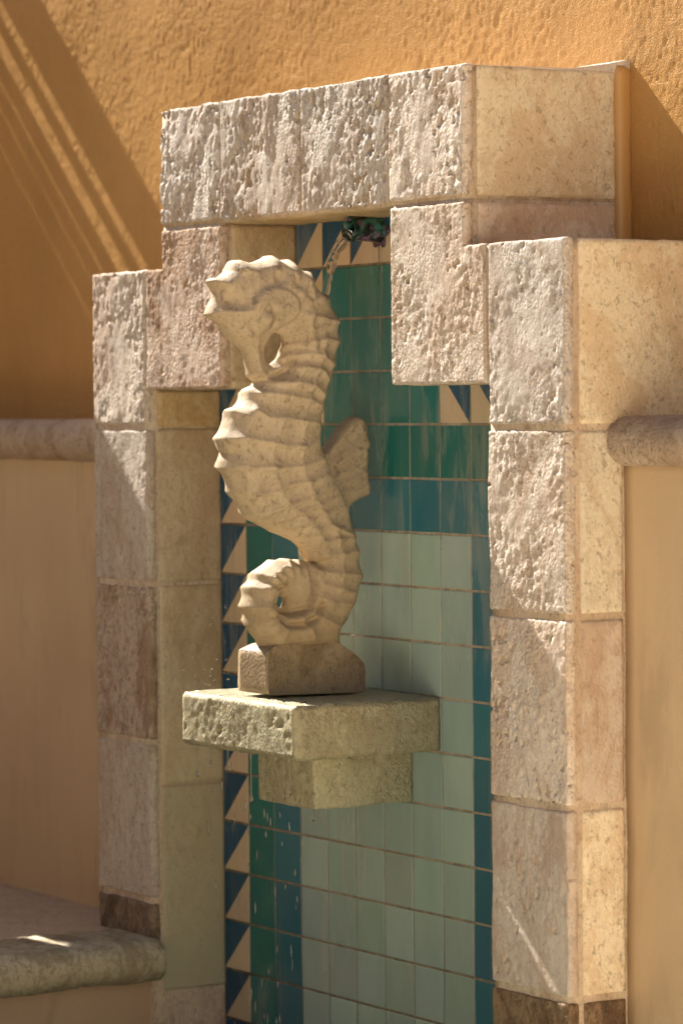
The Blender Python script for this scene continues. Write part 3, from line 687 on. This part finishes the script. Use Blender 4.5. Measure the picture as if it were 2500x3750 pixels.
def strip(name, ya, yb, ctop, cbot, thick=.25, xb=-19., mat=None):
    V = []
    for x in (xb-thick/2, xb+thick/2):
        for y in (ya, yb):
            Yp = y-kS*xb; off = .32*(Yp-4.45)
            for c in (ctop, cbot):
                z = c-.9*xb+off if c is not None else -15
                V.append(P3(x, y, z))
    F = [(0, 1, 3, 2), (4, 6, 7, 5), (0, 4, 5, 1), (2, 3, 7, 6), (0, 2, 6, 4), (1, 5, 7, 3)]
    return mesh_obj(name, V, F, mat or M_cw, None, False)
CW = thing('added_wall', P3(-19, -10, -15), 'sloping topped unseen wall added left of the fountain to shade it', 'wall')  # added shadow caster, its top sloped to fit the shadow edge
for ya, yb, a, b_ in ((-40, -3.82, -.52, None), (-3.60, 1.2, -.52, None), (-3.82, -3.60, -.52, -8.4), (-3.82, -3.60, -10.0, None)):  # gap between panels lets a slash of sun onto the terrace
    o = strip('shadow_panel', ya, yb, a, b_, .3, -19); o.parent = CW; o.matrix_parent_inverse = CW.matrix_world.inverted()
M_screen = plain('shadow_screen_brown', (.22, .13, .07), .7)
SC = thing('shadow_screen', P3(-19, 1.5, -15), 'unseen slatted screen added to cast stripes on the orange wall', 'screen')  # added out of view; the gaps make the light stripes
for a, b_ in ((-.52, -2.15), (-2.64, -2.98), (-3.59, -4.10), (-4.30, -4.77), (-4.94, -5.66), (-5.84, None)):
    o = strip('shadow_slat', 1.2, B-.15, a, b_, .15, -19, M_screen); o.parent = SC; o.matrix_parent_inverse = SC.matrix_world.inverted()

# ------------------------------------------------------------------ light
sd = Vector((1, kS, -.9)).normalized()
sun = bpy.data.lights.new('sun', 'SUN'); sun.energy = 5.; sun.angle = math.radians(.45); sun.color = (1, .94, .84)
so = bpy.data.objects.new('sun', sun); COL.objects.link(so); so.rotation_euler = sd.to_track_quat('-Z', 'Y').to_euler()
so.location = (-8, -2, 9)
w = bpy.data.worlds.new('World'); scn.world = w; w.use_nodes = True
nt = w.node_tree; bg = nt.nodes['Background']; sky = nt.nodes.new('ShaderNodeTexSky'); sky.sky_type = 'NISHITA'; sky.sun_disc = False
el = math.asin(-sd.z); sky.sun_elevation = el; sky.sun_rotation = math.atan2(-sd.x, -sd.y)
nt.links.new(sky.outputs[0], bg.inputs[0]); bg.inputs[1].default_value = .05
scn.view_settings.view_transform = 'Standard'; scn.view_settings.look = 'None'; scn.view_settings.exposure = EXPO; scn.view_settings.gamma = 1

# ------------------------------------------------------------------ camera
yaw, pit_, rol = math.radians(58.0561), math.radians(-1.7371), math.radians(-.5286)
fw = Vector((-math.sin(yaw)*math.cos(pit_), math.cos(yaw)*math.cos(pit_), math.sin(pit_)))
rt = Vector((math.cos(yaw), math.sin(yaw), 0)); up = rt.cross(fw)
rt2 = rt*math.cos(rol)+up*math.sin(rol); up2 = up*math.cos(rol)-rt*math.sin(rol)
cam = bpy.data.cameras.new('camera'); co = bpy.data.objects.new('camera', cam); COL.objects.link(co)
mm = Matrix((rt2, up2, -fw)).transposed().to_4x4(); mm.translation = P3(60.6713, -33.2805, .3335)
co.matrix_world = mm
cam.sensor_fit = 'HORIZONTAL'; cam.sensor_width = 36; cam.lens = 36*7973.1/1568
cam.clip_start = .1; cam.clip_end = 500
cam.dof.use_dof = True; cam.dof.focus_distance = 61.2*U; cam.dof.aperture_fstop = 5.6
scn.camera = co
scn.cycles.max_bounces = 10; scn.cycles.diffuse_bounces = 5; scn.cycles.transmission_bounces = 8
scn.cycles.use_denoising = True
scn.cycles.sample_clamp_indirect = 6
